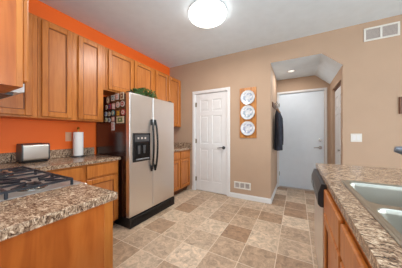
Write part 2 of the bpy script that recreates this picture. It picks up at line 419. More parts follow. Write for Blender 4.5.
# door_1: pantry
d1 = bpy.data.objects.new('door_1', None); COL.objects.link(d1); d1['kind'] = 'structure'; d1.location = (D0, YB, 0); ORG['door_1'] = (D0, YB, 0)
obj('door_leaf', six_panel(FB, D0, D1, 0.012, DZ, -.012, .035), 'white', d1)
def casing(F, a0, a1, z1, w=0.062, t=0.016, floor=0.0):
    bm = BM()
    for s, e in ((a0 - w, a0), (a1, a1 + w)):
        F.box(bm, s, e, floor, z1 + w, 0, t, .003); F.box(bm, s + .012 if s < a0 else s + .004, e - .004 if s < a0 else e - .012, floor, z1 + .01, t - .002, t + .005, .002)
    F.box(bm, a0 - .001, a1 + .001, z1, z1 + w, 0, t, .003); F.box(bm, a0, a1, z1 + .008, z1 + w - .012, t - .002, t + .005, .002)
    return bm
bm = casing(FB, D0 - .008, D1 + .008, DZ + .008)
FB.box(bm, D0 - .02, D0 - .003, 0, DZ + .01, -.12, .001); FB.box(bm, D1 + .003, D1 + .02, 0, DZ + .01, -.12, .001); FB.box(bm, D0 - .02, D1 + .02, DZ + .004, DZ + .02, -.12, .001)
obj('door_casing', bm, 'white', d1)
for z in (.25, 1.05, 1.82):
    bm = BM(); cyl(bm, (D0 + .001, YB + .003, z - .045), (D0 + .001, YB + .003, z + .045), .0075, n=10); FB.box(bm, D0 + .002, D0 + .028, z - .045, z + .045, -.013, -.01)
    obj('hinge', bm, 'hingem', d1)
bm = BM(); lx = D1 - .065
cyl(bm, (lx, YB + .011, .93), (lx, YB - .002, .93), .031, n=20); cyl(bm, (lx, YB, .93), (lx, YB - .045, .93), .011, n=12)
tube(bm, [(lx + .004, YB - .045, .93), (lx - .04, YB - .048, .932), (lx - .085, YB - .044, .926), (lx - .115, YB - .038, .92)], [.011, .010, .009, .007])
obj('door_handle', bm, 'dgrey', d1, True)

# door_2: hall entry, flat
FH = Face((0, HB, 0), (1, 0, 0), (0, -1, 0))
d2 = bpy.data.objects.new('door_2', None); COL.objects.link(d2); d2['kind'] = 'structure'; d2.location = (E0, HB, 0); ORG['door_2'] = (E0, HB, 0)
entry_mat = mat('entry_door_paint', (224, 233, 242), 0.42, noise=0.008); M['entry'] = entry_mat
bm = BM(); FH.box(bm, E0, E1, .02, EZ - .004, -.06, -.015, .003); obj('door_leaf', bm, 'entry', d2)
bm = casing(FH, E0 - .002, E1 + .012, EZ, w=.043); 
FH.box(bm, E0 - .008, E0 - .001, 0, EZ + .005, -.1, .001); FH.box(bm, E1 + .001, E1 + .008, 0, EZ + .005, -.1, .001); FH.box(bm, E0, E1, EZ, EZ + .008, -.1, .001)
obj('door_casing', bm, 'white', d2)
bm = BM(); FH.box(bm, E0, E1, 0, .018, -.1, .03, .004); obj('door_threshold', bm, 'louver', d2)
for z in (.3, 1.05, 1.85):
    bm = BM(); cyl(bm, (E0 + .002, HB + .008, z - .045), (E0 + .002, HB + .008, z + .045), .008, n=10); obj('hinge', bm, 'hingem', d2)
kx = E1 - .06
bm = BM(); cyl(bm, (kx, HB + .015, .92), (kx, HB + .002, .92), .033, n=20); cyl(bm, (kx, HB + .005, .92), (kx, HB - .04, .92), .012, n=12)
tube(bm, [(kx + .004, HB - .04, .92), (kx - .05, HB - .043, .922), (kx - .115, HB - .036, .915)], [.012, .011, .008]); obj('door_handle', bm, 'chrome', d2, True)
bm = BM(); cyl(bm, (kx, HB + .015, 1.07), (kx, HB - .01, 1.07), .032, .028, n=20); FH.box(bm, kx - .006, kx + .006, 1.045, 1.095, .008, .026, .002); obj('deadbolt', bm, 'chrome', d2, True)

# door_3: closet in the hall's right wall
FC = Face((HR, 0, 0), (0, 1, 0), (-1, 0, 0))
d3 = bpy.data.objects.new('door_3', None); COL.objects.link(d3); d3['kind'] = 'structure'; d3.location = (HR, C0, 0); ORG['door_3'] = (HR, C0, 0)
obj('door_leaf', six_panel(FC, C0 + .022, (C0 + C1) / 2 - .002, .015, 1.99, -.04, .03, cols=1), 'white', d3)
obj('door_leaf', six_panel(FC, (C0 + C1) / 2 + .002, C1 - .004, .015, 1.99, -.04, .03, cols=1), 'white', d3)
bm = BM(); FC.box(bm, C0 + .022, C1, 1.995, 2.028, -.075, -.03); obj('head_shade_strip', bm, 'brownwood', d3)  # dark strip standing in for the shade at the head of the opening
bm = BM(); cyl(bm, (HR + .042, 3.62, .93), (HR + .012, 3.62, .93), .012, .018, n=14); obj('door_knob', bm, 'chrome', d3, True)

# ------------------------------------------------------------------ cabinets
FL_UP = Face((-2.275, 0, 0), (0, 1, 0), (1, 0, 0))
def wall_cabinet(label, F, depth, a0, a1, z0, z1, doors, dz=(0.018, 0.018), group='maple wall cabinets', end='wood_end', nm='wall_cabinet'):
    t = thing(nm, label, 'cabinet', F.pt((a0 + a1) / 2, z0, -depth / 2), group)
    bm = BM(); F.box(bm, a0, a1, z0, z1, -depth, -.019); obj('carcass', bm, end, t)
    bm = BM(); e = [a0] + sum([[p - .0, q + .0] for p, q in doors], []) + [a1]
    F.box(bm, a0, a1, z0, z0 + .035, -.0189, 0, .001); F.box(bm, a0, a1, z1 - .035, z1, -.0189, 0, .001)
    xs = [a0 - .0] + [v for d in doors for v in d] + [a1]
    for i in range(0, len(xs), 2):
        s, q = xs[i], xs[i + 1]
        F.box(bm, max(a0, s - .02), min(a1, q + .02), z0 + .034, z1 - .034, -.0189, -.0004, .001)
    obj('face_frame', bm, 'wood', t)
    for p, q in doors: panel_door(F, 'cabinet_door', t, p, q, z0 + dz[0], z1 - dz[1])
    return t
UPZ0, UPZ1 = 1.365, 2.385
UD = .325
wall_cabinet('maple wall cabinet in the far left corner, half hidden behind the cabinet above the range', FL_UP, UD, YN + .34, .735, UPZ0, UPZ1, [(.30, .692)])
wall_cabinet('two-door maple wall cabinet above the toaster and the paper towels', FL_UP, UD, .737, 1.41, UPZ0, UPZ1, [(.762, 1.036), (1.098, 1.378)])
wall_cabinet('short two-door maple wall cabinet above the refrigerator', FL_UP, UD, 1.45, 2.352, 1.80, UPZ1, [(1.474, 1.888), (1.912, 2.322)])
wall_cabinet('two-door maple wall cabinet between the refrigerator and the beige wall', FL_UP, UD, 2.354, 3.15, UPZ0 - .01, UPZ1, [(2.39, 2.735), (2.772, 3.125)])
bm = BM(); box(bm, -2.30, -2.283, 3.151, 3.199, UPZ0 - .01, UPZ1)
tag(obj('filler_strip', bm, 'wood', None, loc=(-2.29, 3.175, UPZ0)), 'narrow maple filler strip between the last wall cabinet and the beige wall', 'filler strip')
bm = BM(); box(bm, -2.30, -2.283, 1.411, 1.449, 1.80, UPZ1)
tag(obj('filler_strip', bm, 'wood', None, loc=(-2.29, 1.43, 1.8)), 'narrow maple filler strip left of the cabinet above the refrigerator', 'filler strip')

# near wall uppers
FN_UP = Face((0, .256, 0), (-1, 0, 0), (0, 1, 0))
wall_cabinet('maple wall cabinet hanging at the left edge, its flat side panel nearest to view', FN_UP, .256 + .06, .925, 1.142, 1.388, 2.385, [(.945, 1.122)], dz=(.026, .018))
wall_cabinet('short maple wall cabinet above the white range hood', FN_UP, .256 + .06, 1.146, 1.906, 1.66, 2.385, [(1.166, 1.516), (1.536, 1.886)])
# range hood
t = thing('range_hood', 'white range hood under the cabinet at the left edge', 'range hood', (-1.575, .15, 1.44))
bm = BM(); prism(bm, [(YN, 1.655), (.245, 1.655), (.322, 1.50), (.322, 1.408), (.30, 1.402), (YN, 1.402)], 'X', -1.906, -1.146)
obj('hood_shell', bm, 'white', t)
bm = BM(); box(bm, -1.88, -1.17, .0, .29, 1.39, 1.401); obj('hood_filter', bm, 'dgrey', t)
bm = BM(); box(bm, -1.88, -1.17, .3225, .329, 1.41, 1.45, .002); obj('hood_lip', bm, 'dgrey', t)

l = bpy.data.lights.new('under_hood_fill', 'AREA'); l.shape = 'RECTANGLE'; l.size = .5; l.size_y = .12; l.energy = 2; l.color = (1, .93, .84)  # added fill light under the hood, brightens the orange wall
o = bpy.data.objects.new('under_hood_fill', l); COL.objects.link(o); o.location = (-1.525, .15, 1.385)
# base cabinets
def base_cabinet(label, F, depth, a0, a1, drawers, doors, z1=.868, toe=.10, group='maple base cabinets', dr=(.71, .852), dd=(.125, .69), endmat='wood_end', hollow=None):
    t = thing('base_cabinet', label, 'cabinet', F.pt((a0 + a1) / 2, 0, -depth / 2), group)
    bm = BM()
    if hollow:
        F.box(bm, a0, a0 + .018, toe, z1, -depth, -.019); F.box(bm, a1 - .018, a1, toe, z1, -depth, -.019); F.box(bm, a0, a1, toe, toe + .018, -depth, -.019); F.box(bm, a0, a1, toe, z1, -depth, -depth + .012)
    else: F.box(bm, a0, a1, toe, z1, -depth, -.019)
    obj('carcass', bm, endmat, t)
    bm = BM(); F.box(bm, a0 + .001, a1 - .001, 0, toe, -depth, -.075); obj('toe_kick', bm, 'toekick', t)
    bm = BM(); F.box(bm, a0, a1, toe, z1, -.0189, 0, .001); obj('face_frame', bm, 'wood', t)
    for p, q in drawers: drawer_front(F, t, p, q, *dr)
    for p, q in doors: panel_door(F, 'cabinet_door', t, p, q, *dd)
    return t
FL_B = Face((-2.035, 0, 0), (0, 1, 0), (1, 0, 0))
base_cabinet('maple base cabinet with two drawers under the toaster worktop, left of the refrigerator', FL_B, .555, .66, 1.462, [(.70, 1.02), (1.065, 1.44)], [(.70, 1.02), (1.065, 1.44)])
base_cabinet('small maple base cabinet between the refrigerator and the white panelled door', FL_B, .555, 2.42, 3.19, [(2.44, 2.80), (2.825, 3.165)], [(2.44, 2.80), (2.825, 3.165)])
FN_B = Face((0, .545, 0), (-1, 0, 0), (0, 1, 0))
t = base_cabinet('maple base cabinet with a plain end panel in the left foreground', FN_B, .60, .845, 1.146, [(.87, 1.125)], [(.87, 1.125)])
# plain finished end panel with a front stile
bm = BM(); box(bm, -.8445, -.832, YN + .005, .545, .0, .868, .001); obj('end_panel', bm, 'wood_end', t)
bm = BM(); box(bm, -.845, -.8285, .520, .5655, .0, .868, .002); obj('corner_stile', bm, 'wood', t)
base_cabinet('maple corner base cabinet left of the gas range', FN_B, .60, 1.912, 2.59, [], [(1.93, 2.01)], )

# ------------------------------------------------------------------ worktops
WZ0, WZ1 = .872, .910
def worktop(name, label, boxes, splash=(), loc=(0, 0, 0), m='granite'):
    bm = BM()
    for b in boxes: box(bm, *b, bev=.004, seg=2)
    t = thing(name, label, 'worktop', loc, 'speckled brown worktops')
    obj('slab', bm, m, t)
    for s in splash:
        bm = BM(); box(bm, *s, bev=.003); obj('backsplash', bm, m, t)
    return t
bm = BM(); prism(bm, [(-2.597, YN + .003), (-1.912, YN + .003), (-1.912, .585), (-1.995, .585), (-1.995, 1.468), (-2.597, 1.468)], 'Z', WZ0, WZ1)
bmesh.ops.bevel(bm, geom=[e for e in bm.edges if abs(e.verts[0].co.z - e.verts[1].co.z) < 1e-6], offset=.004, segments=2, affect='EDGES')
t = thing('worktop', 'speckled brown worktop along the orange wall, under the toaster', 'worktop', (-2.3, .7, WZ0), 'speckled brown worktops')
obj('slab', bm, 'granite', t)
bm = BM(); box(bm, -2.598, -2.580, YN + .022, 1.468, WZ1 + .0005, 1.012, .003); obj('backsplash', bm, 'granite', t)
bm = BM(); box(bm, -2.578, -1.915, YN + .002, YN + .020, WZ1 + .0005, 1.012, .003); obj('backsplash', bm, 'granite', t)
worktop('worktop', 'speckled brown worktop end in the left foreground, beside the gas range', [(-1.147, -.808, YN + .003, .578, WZ0, WZ1)], [(-1.147, -.836, YN + .003, YN + .02, WZ1 + .0005, 1.012)], (-1, .3, WZ0))
worktop('worktop', 'short speckled brown worktop between the refrigerator and the white panelled door', [(-2.597, -1.99, 2.405, 3.197, WZ0, WZ1)],
        [(-2.598, -2.580, 2.405, 3.177, WZ1 + .0005, 1.012), (-2.598, -1.99, 3.179, 3.197, WZ1 + .0005, 1.012)], (-2.3, 2.8, WZ0))
# peninsula top with the sink cutout
PX0, PX1, PY0, PY1 = .166, 1.05, -.9, 2.118
SX0, SX1, SY0, SY1 = .250, .775, .58, 1.385
bm = BM(); xs = [PX0, SX0, SX1, PX1]; ys = [PY0, SY0, SY1, PY1]
G = {}
for zi, z in enumerate((WZ0, WZ1)):
    for i, x in enumerate(xs):
        for j, y in enumerate(ys): G[i, j, zi] = bm.verts.new((x, y, z))
for zi in (0, 1):
    for i in range(3):
        for j in range(3):
            if (i, j) != (1, 1): bm.faces.new((G[i, j, zi], G[i + 1, j, zi], G[i + 1, j + 1, zi], G[i, j + 1, zi]))
def wall_q(a, b): bm.faces.new((G[a[0], a[1], 0], G[b[0], b[1], 0], G[b[0], b[1], 1], G[a[0], a[1], 1]))
for k in range(3): wall_q((k, 0), (k + 1, 0)); wall_q((k, 3), (k + 1, 3)); wall_q((0, k), (0, k + 1)); wall_q((3, k), (3, k + 1))
wall_q((1, 1), (2, 1)); wall_q((1, 2), (2, 2)); wall_q((1, 1), (1, 2)); wall_q((2, 1), (2, 2))
outer = [e for e in bm.edges if all(v.co.z > WZ1 - 1e-4 for v in e.verts) and (all(abs(v.co.x - PX0) < 1e-4 for v in e.verts) or all(abs(v.co.y - PY1) < 1e-4 for v in e.verts))]
bmesh.ops.bevel(bm, geom=outer, offset=.004, segments=2, affect='EDGES')
t = thing('worktop', 'speckled brown peninsula worktop around the stainless sink at the right', 'worktop', (.6, .8, WZ0), 'speckled brown worktops')
obj('slab', bm, 'granite', t)

# peninsula cabinets and dishwasher
FP = Face((.178, 0, 0), (0, 1, 0), (-1, 0, 0))
base_cabinet('maple sink base cabinet with two doors beside the dishwasher', FP, .60, .46, 1.428, [(.48, .905), (.935, 1.405)], [(.48, .905), (.935, 1.405)], hollow=True, dr=(.705, .842), dd=(.125, .688))
base_cabinet('maple peninsula base cabinet at the right edge, nearest to view', FP, .60, -.45, .455, [(-.43, -.02), (.01, .435)], [(-.43, -.02), (.01, .435)], dr=(.705, .842), dd=(.125, .688))
bm = BM(); box(bm, .25, .805, 2.052, 2.07, 0, .868); box(bm, .806, .825, -.45, 2.07, 0, .868)
tag(obj('peninsula_panel', bm, 'wood_end', None, loc=(.5, 2.06, 0)), 'plain maple panel closing the far end of the peninsula', 'panel')
t = thing('dishwasher', 'stainless dishwasher with a black control panel at the end of the peninsula', 'dishwasher', (.45, 1.74, 0))
bm = BM(); box(bm, .215, .80, 1.435, 2.045, .1, .866); obj('tub', bm, 'dgrey', t)
bm = BM(); box(bm, .152, .214, 1.438, 2.042, .115, .702, .004, 2); obj('door', bm, 'steel', t)
bm = BM(); prism(bm, [(.213, .866), (.146, .864), (.126, .800), (.126, .722), (.140, .706), (.213, .704)], 'Y', 1.436, 2.044)
bmesh.ops.bevel(bm, geom=bm.edges[:], offset=.003, segments=1, affect='EDGES'); cp = obj('control_panel', bm, 'panelgrey', t)
for i in range(5):
    bm = BM(); box(bm, .1225, .1265, 1.52 + i * .045, 1.548 + i * .045, .755, .775, .001); obj('button', bm, 'mgrey', cp)
bm = BM(); box(bm, .1235, .127, 1.80, 1.93, .742, .788, .001); obj('display', bm, 'black_gloss', cp)
bm = BM(); box(bm, .27, .80, 1.44, 2.04, 0, .099); obj('toe_kick', bm, 'black', t)

# ------------------------------------------------------------------ sink and faucet
t = thing('kitchen_sink', 'double-bowl stainless steel sink set into the peninsula worktop', 'sink', (.52, 1.0, .9))
RZ = .9155
def rrect(x0, x1, y0, y1, r, n=6):
    pts = []
    for cx, cy, a in ((x1 - r, y1 - r, 0), (x0 + r, y1 - r, 90), (x0 + r, y0 + r, 180), (x1 - r, y0 + r, 270)):
        for k in range(n + 1):
            q = math.radians(a + 90 * k / n); pts.append((cx + r * math.cos(q), cy + r * math.sin(q)))
    return pts
# deck: a slab with two bowl openings, built by filling between loops
ox0, ox1, oy0, oy1 = .240, .800, .560, 1.398
bowls = [(.267, .665, .990, 1.362), (.267, .665, .600, .950)]
bm = BM()
def loop_edges(pts, z):
    vs = [bm.verts.new((p[0], p[1], z)) for p in pts]; es = [bm.edges.new((vs[i], vs[(i + 1) % len(vs)])) for i in range(len(vs))]
    return vs, es
allE = []
vo, eo = loop_edges(rrect(ox0, ox1, oy0, oy1, .03), RZ); allE += eo
lo = []
for b in bowls:
    v, e = loop_edges(rrect(*b, .045), RZ); allE += e; lo.append(v)
bmesh.ops.triangle_fill(bm, edges=allE, use_beauty=True)
for f in list(bm.faces):
    c = f.calc_center_median()
    for b in bowls:
        pass
low = [bm.verts.new((v.co.x - .0035 * (1 if v.co.x < .5 else -1) * 0, v.co.y, RZ - .0045)) for v in vo]
for i in range(len(vo)): bm.faces.new((vo[i], vo[(i + 1) % len(vo)], low[(i + 1) % len(vo)], low[i]))
obj('sink_deck', bm, 'sinksteel', t)
for b, dep in zip(bowls, (.19, .16)):
    bm = BM(); prev = None
    cx, cy = (b[0] + b[1]) / 2, (b[2] + b[3]) / 2
    for k, (ins, z, r) in enumerate(((0, RZ, .045), (.003, RZ - .004, .044), (.005, RZ - .02, .043), (.012, RZ - dep + .05, .043), (.026, RZ - dep + .015, .05), (.05, RZ - dep, .04), (.12, RZ - dep - .004, .03))):
        ring = [bm.verts.new((p[0], p[1], z)) for p in rrect(b[0] + ins, b[1] - ins, b[2] + ins, b[3] - ins, r)]
        if prev:
            for i in range(len(ring)): bm.faces.new((prev[i], prev[(i + 1) % len(ring)], ring[(i + 1) % len(ring)], ring[i]))
        prev = ring
    bm.faces.new(prev)
    bw = obj('bowl', bm, 'sinksteel', t, True)
    bm = BM(); lathe(bm, (cx, cy, RZ - dep), [(.045, -.003), (.043, .002), (.034, .003), (.03, -.0005), (.008, -.001)]); obj('drain', bm, 'chrome', bw, True)
# raised rim bead
bm = BM(); n = None
for ins, z in ((0, RZ - .003), (.004, RZ + .0035), (.012, RZ + .0035), (.017, RZ)):
    ring = [bm.verts.new((p[0], p[1], z)) for p in rrect(ox0 + ins, ox1 - ins, oy0 + ins, oy1 - ins, .03)]
    if n:
        for i in range(len(ring)): bm.faces.new((n[i], n[(i + 1) % len(ring)], ring[(i + 1) % len(ring)], ring[i]))
    n = ring
obj('rim', bm, 'sinksteel', t, True)
t = thing('faucet', 'grey pull-out kitchen faucet reaching in from the right edge over the sink', 'faucet', (.73, 1.0, RZ))
bm = BM(); lathe(bm, (.73, 1.0, RZ), [(.03, .0005), (.03, .012), (.024, .02), (.023, .11), (.02, .125), (.004, .128)]); obj('faucet_body', bm, 'chrome', t, True)
bm = BM(); tube(bm, [(.73, 1.0, RZ + .11), (.69, 1.003, RZ + .185), (.60, 1.012, RZ + .222), (.50, 1.022, RZ + .214)], [.02, .018, .016, .017], 14); obj('spout', bm, 'chrome', t, True)
bm = BM(); tube(bm, [(.50, 1.022, RZ + .214), (.46, 1.03, RZ + .212), (.395, 1.037, RZ + .222), (.362, 1.04, RZ + .228)], [.019, .026, .021, .012], 14); obj('spray_head', bm, 'faucetm', t, True)
bm = BM(); tube(bm, [(.75, 1.0, RZ + .12), (.80, .98, RZ + .17), (.84, .965, RZ + .19)], [.01, .009, .011]); obj('lever', bm, 'chrome', t, True)

# ------------------------------------------------------------------ gas range
t = thing('gas_range', 'stainless gas range with black cast iron grates at the left edge', 'range', (-1.58, .28, 0))
RX0, RX1 = -1.909, -1.150
bm = BM(); box(bm, RX0, RX1, YN + .004, .575, .05, .900); obj('body', bm, 'dgrey', t)
bm = BM(); box(bm, RX0, RX1 - .004, YN + .004, .580, .9005, .9115, .003, 2); obj('cooktop', bm, 'cook', t)
bm = BM(); box(bm, RX0 + .01, RX1 - .01, .576, .612, .20, .74, .006, 2); od = obj('oven_door', bm, 'steel', t)
bm = BM(); box(bm, RX0 + .12, RX1 - .12, .6125, .616, .32, .62, .001); obj('oven_window', bm, 'black_gloss', od)
bm = BM(); tube(bm, [(RX0 + .06, .615, .69), (RX0 + .06, .655, .69), (RX1 - .06, .655, .69), (RX1 - .06, .615, .69)], .011); obj('oven_handle', bm, 'steel', od, True)
bm = BM(); box(bm, RX0 + .01, RX1 - .01, .576, .610, .06, .19, .004); obj('drawer', bm, 'steel', t)
bm = BM(); box(bm, RX0, RX1, .576, .612, .75, .899, .005); obj('knob_panel', bm, 'steel', t)
for i in range(5):
    x = RX0 + .10 + i * .14
    bm = BM(); cyl(bm, (x, .6125, .82), (x, .64, .82), .022, .018, 18); obj('knob', bm, 'black', t, True)
# burners
burn = [(-1.27, .39, .045), (-1.27, .13, .036), (-1.53, .27, .05), (-1.785, .39, .036), (-1.785, .13, .045)]
for bx, by, br in burn:
    bm = BM(); lathe(bm, (bx, by, .9115), [(br + .02, .0005), (br + .018, .006), (br, .009), (br * .95, .016), (.006, .018)], 24); b_ = obj('burner', bm, 'chrome', t, True)
    bm = BM(); lathe(bm, (bx, by, .9297), [(br * .8, 0), (br * .82, .005), (br * .7, .009), (.004, .010)], 24); obj('burner_cap', bm, 'iron', b_, True)
def bar(bm, p, q, w=.009, h=.010):
    p = Vector(p); q = Vector(q); d = (q - p); s = Vector((-d.y, d.x, 0)).normalized() * w / 2
    lo_ = [p + s, p - s, q - s, q + s]; V = [bm.verts.new(v + Vector((0, 0, dz))) for dz in (-h / 2, h / 2) for v in lo_]
    for a in ((0, 1, 2, 3), (4, 5, 6, 7), (0, 1, 5, 4), (1, 2, 6, 5), (2, 3, 7, 6), (3, 0, 4, 7)): bm.faces.new([V[k] for k in a])
GZ = .945
for gx0, gx1, nb in ((RX0 + .012, -1.664, 2), (-1.655, -1.405, 1), (-1.396, RX1 - .001, 2)):
    bm = BM(); gy0, gy1 = .0, .525; xm = (gx0 + gx1) / 2; ym = (gy0 + gy1) / 2
    for p, q in (((gx0, gy0), (gx1, gy0)), ((gx1, gy0), (gx1, gy1)), ((gx1, gy1), (gx0, gy1)), ((gx0, gy1), (gx0, gy0))): bar(bm, (*p, GZ), (*q, GZ), .010, .011)
    bar(bm, (gx0, ym, GZ), (gx1, ym, GZ))
    cs = [gy0 + .13, gy1 - .135] if nb == 2 else [ym]
    for cyy in cs:
        hh = .13 if nb == 2 else .27
        for a in (-1, 1):
            bar(bm, (xm + a * .028, cyy, GZ + .003), (xm + a * (gx1 - gx0) / 2, cyy, GZ)); bar(bm, (xm, cyy + a * .028, GZ + .003), (xm, cyy + a * hh, GZ))
            for b2 in (-1, 1):
                bar(bm, (xm + a * .04, cyy + b2 * .04, GZ + .003), (xm + a * .105, cyy + b2 * min(.105, hh), GZ), .010, .012)
    for fx in (gx0, gx1):
        for fy in (gy0, ym, gy1): box(bm, fx - .006, fx + .006, fy - .006, fy + .006, .912, GZ + .006, .002)
    obj('grate', bm, 'iron', t)

# ------------------------------------------------------------------ refrigerator
t = thing('refrigerator', 'side-by-side stainless refrigerator with black handles and dark glossy sides', 'refrigerator', (-2.2, 1.94, 0))
FY0, FY1, FX = 1.486, 2.394, -1.850
SPL = 1.896
bm = BM(); box(bm, -2.575, FX - .068, FY0 + .004, FY1 - .004, .02, 1.728, .004); obj('cabinet_body', bm, 'fridge_side', t)
for y0, y1, nm_ in ((FY0, SPL - .003, 'freezer_door'), (SPL + .003, FY1, 'fridge_door')):
    bm = BM(); box(bm, FX - .062, FX, y0, y1, .135, 1.735)
    bmesh.ops.bevel(bm, geom=[e for e in bm.edges if all(v.co.x > FX - .001 for v in e.verts)], offset=.012, segments=3, profile=.5, affect='EDGES')
    dr_ = obj(nm_, bm, 'steel', t)
    if nm_ == 'freezer_door': fd = dr_
    else: rd = dr_
for yy, par, sgn in ((SPL - .035, fd, -1), (SPL + .035, rd, 1)):
    bm = BM(); P_ = []
    for k in range(13):
        s = k / 12; P_.append((FX + .012 + .042 * math.sin(math.pi * s) ** .6, yy + sgn * .004 * math.sin(math.pi * s), .69 + .70 * s))
    tube(bm, P_, [.016] + [.014] * 11 + [.016], 10)
    box(bm, FX + .0005, FX + .022, yy - .015, yy + .015, .665, .75, .006); box(bm, FX + .0005, FX + .022, yy - .015, yy + .015, 1.33, 1.415, .006)
    obj('handle', bm, 'black', par, True)
# ice and water dispenser
bm = BM(); box(bm, FX + .0005, FX + .010, 1.535, 1.835, .835, 1.215, .004, 2); dp = obj('dispenser', bm, 'black', fd)
bm = BM(); box(bm, FX + .0105, FX + .0125, 1.56, 1.81, .86, 1.08, .001); obj('dispenser_recess', bm, 'black_gloss', dp)
bm = BM(); box(bm, FX + .0105, FX + .014, 1.56, 1.81, 1.10, 1.195, .002); obj('dispenser_buttons', bm, 'dgrey', dp)
for yy in (1.62, 1.71):
    bm = BM(); prism(bm, [(yy - .022, 1.05), (yy + .022, 1.05), (yy + .014, .94), (yy - .014, .94)], 'X', FX + .0126, FX + .024); obj('dispenser_paddle', bm, 'dgrey', dp)
for yy in (1.60, 1.66, 1.72):
    bm = BM(); box(bm, FX + .0141, FX + .0165, yy, yy + .028, 1.135, 1.16, .001); obj('dispenser_key', bm, 'louver', dp)
bm = BM(); box(bm, FX + .0126, FX + .032, 1.57, 1.80, .862, .876, .002); obj('drip_tray', bm, 'mgrey', dp)
bm = BM(); box(bm, -2.56, FX + .012, FY0, FY1, .0, .125, .006); 
for i in range(6): box(bm, FX + .0115, FX + .016, FY0 + .03, FY1 - .03, .025 + i * .014, .031 + i * .014)
obj('kick_grille', bm, 'black', t)
for yy in (FY0 + .05, FY1 - .05):
    bm = BM(); box(bm, FX - .10, FX - .03, yy - .03, yy + .03, 1.7355, 1.757, .006); obj('hinge_cover', bm, 'black', t)

# magnets on the refrigerator's near side
def cmat(rgb): 
    k = 'magnet_%d_%d_%d' % rgb
    if k not in M: M[k] = mat(k, rgb, .5, noise=.12, nscale=60)
    return k
WHT, CRM, RED, BLU, TEA, BRN, PNK, YEL, GRN, ORG_, NVY = (206, 196, 190), (214, 200, 172), (168, 44, 38), (60, 84, 140), (84, 132, 140), (124, 80, 56), (206, 156, 150), (212, 168, 50), (96, 120, 74), (206, 110, 50), (40, 44, 70)
mag = [ # x, z, w, h, shape, rim colour, face colour, label
 (-2.29, 1.670, .075, .115, 'round', BRN, CRM, 'tall oval magnet with a cream centre and brown rim, top left of the refrigerator side'),
 (-2.185, 1.690, .066, .078, 'rect', WHT, TEA, 'pale upright picture magnet beside the oval one in the top row'),
 (-2.095, 1.700, .062, .080, 'rect', WHT, PNK, 'pinkish upright picture magnet in the top row, third from left'),
 (-1.995, 1.700, .070, .092, 'rect', CRM, BRN, 'larger cream and brown picture magnet at the right end of the top row'),
 (-2.325, 1.575, .040, .060, 'round', CRM, RED, 'small round red and cream magnet at the left end of the second row'),
 (-2.250, 1.580, .048, .070, 'rect', RED, BLU, 'small blue magnet with a red border in the second row'),
 (-2.172, 1.578, .056, .074, 'rect', PNK, WHT, 'white picture magnet with a pink border in the second row'),
 (-2.080, 1.592, .076, .076, 'round', WHT, PNK, 'round pale pink magnet in the second row'),
 (-1.985, 1.598, .078, .078, 'round', WHT, RED, 'round white magnet with a red centre at the right end of the second row'),
 (-2.335, 1.482, .044, .060, 'rect', WHT, BLU, 'small white and blue magnet at the left end of the third row'),
 (-2.265, 1.480, .050, .064, 'round', CRM, BRN, 'small round cream and brown magnet in the third row'),
 (-2.180, 1.488, .064, .074, 'round', TEA, CRM, 'round teal magnet with a cream centre in the third row'),
 (-2.070, 1.478, .070, .082, 'rect', BRN, YEL, 'yellow magnet with a brown border in the third row'),
 (-1.972, 1.486, .084, .084, 'round', RED, WHT, 'round red and white target magnet at the right end of the third row'),
 (-2.330, 1.400, .044, .056, 'rect', CRM, GRN, 'small green and cream magnet at the left end of the lowest row'),
 (-2.262, 1.396, .048, .060, 'round', WHT, NVY, 'small round navy and white magnet in the lowest row'),
 (-2.182, 1.405, .054, .062, 'rect', PNK, CRM, 'cream magnet above the hanging tag in the lowest row'),
 (-2.030, 1.390, .145, .088, 'rect', CRM, GRN, 'wide cream and green picture magnet, lowest at the right'),
 (-2.182, 1.308, .062, .110, 'rect', WHT, PNK, 'pale tag magnet with a pink face hanging below the others'),
]
MY = FY0 + .004
for x, z, w, h, sh, rc, fc, lb in mag:
    t = thing('fridge_magnet', lb, 'magnet', (x, MY, z), 'magnets on the refrigerator side')
    for nm_, k, d0, d1, c in (('magnet_base', 1.0, -.0005, -.007, rc), ('magnet_face', .68, -.0071, -.009, fc)):
        bm = BM()
        if sh == 'rect': box(bm, x - w * k / 2, x + w * k / 2, MY + d1, MY + d0, z - h * k / 2, z + h * k / 2, .0008)
        else:
            pts = [(x + w * k / 2 * math.cos(2 * math.pi * i / 24), z + h * k / 2 * math.sin(2 * math.pi * i / 24)) for i in range(24)]; prism(bm, pts, 'Y', MY + d1, MY + d0)
        p_ = obj(nm_, bm, cmat(c), t)
    bm = BM(); r_ = min(w, h) * .16
    prism(bm, [(x + r_ * math.cos(2 * math.pi * i / 5 + .3), z + r_ * math.sin(2 * math.pi * i / 5 + .3)) for i in range(5)], 'Y', MY - .0102, MY - .0091)
    obj('magnet_motif', bm, cmat(rc), t)

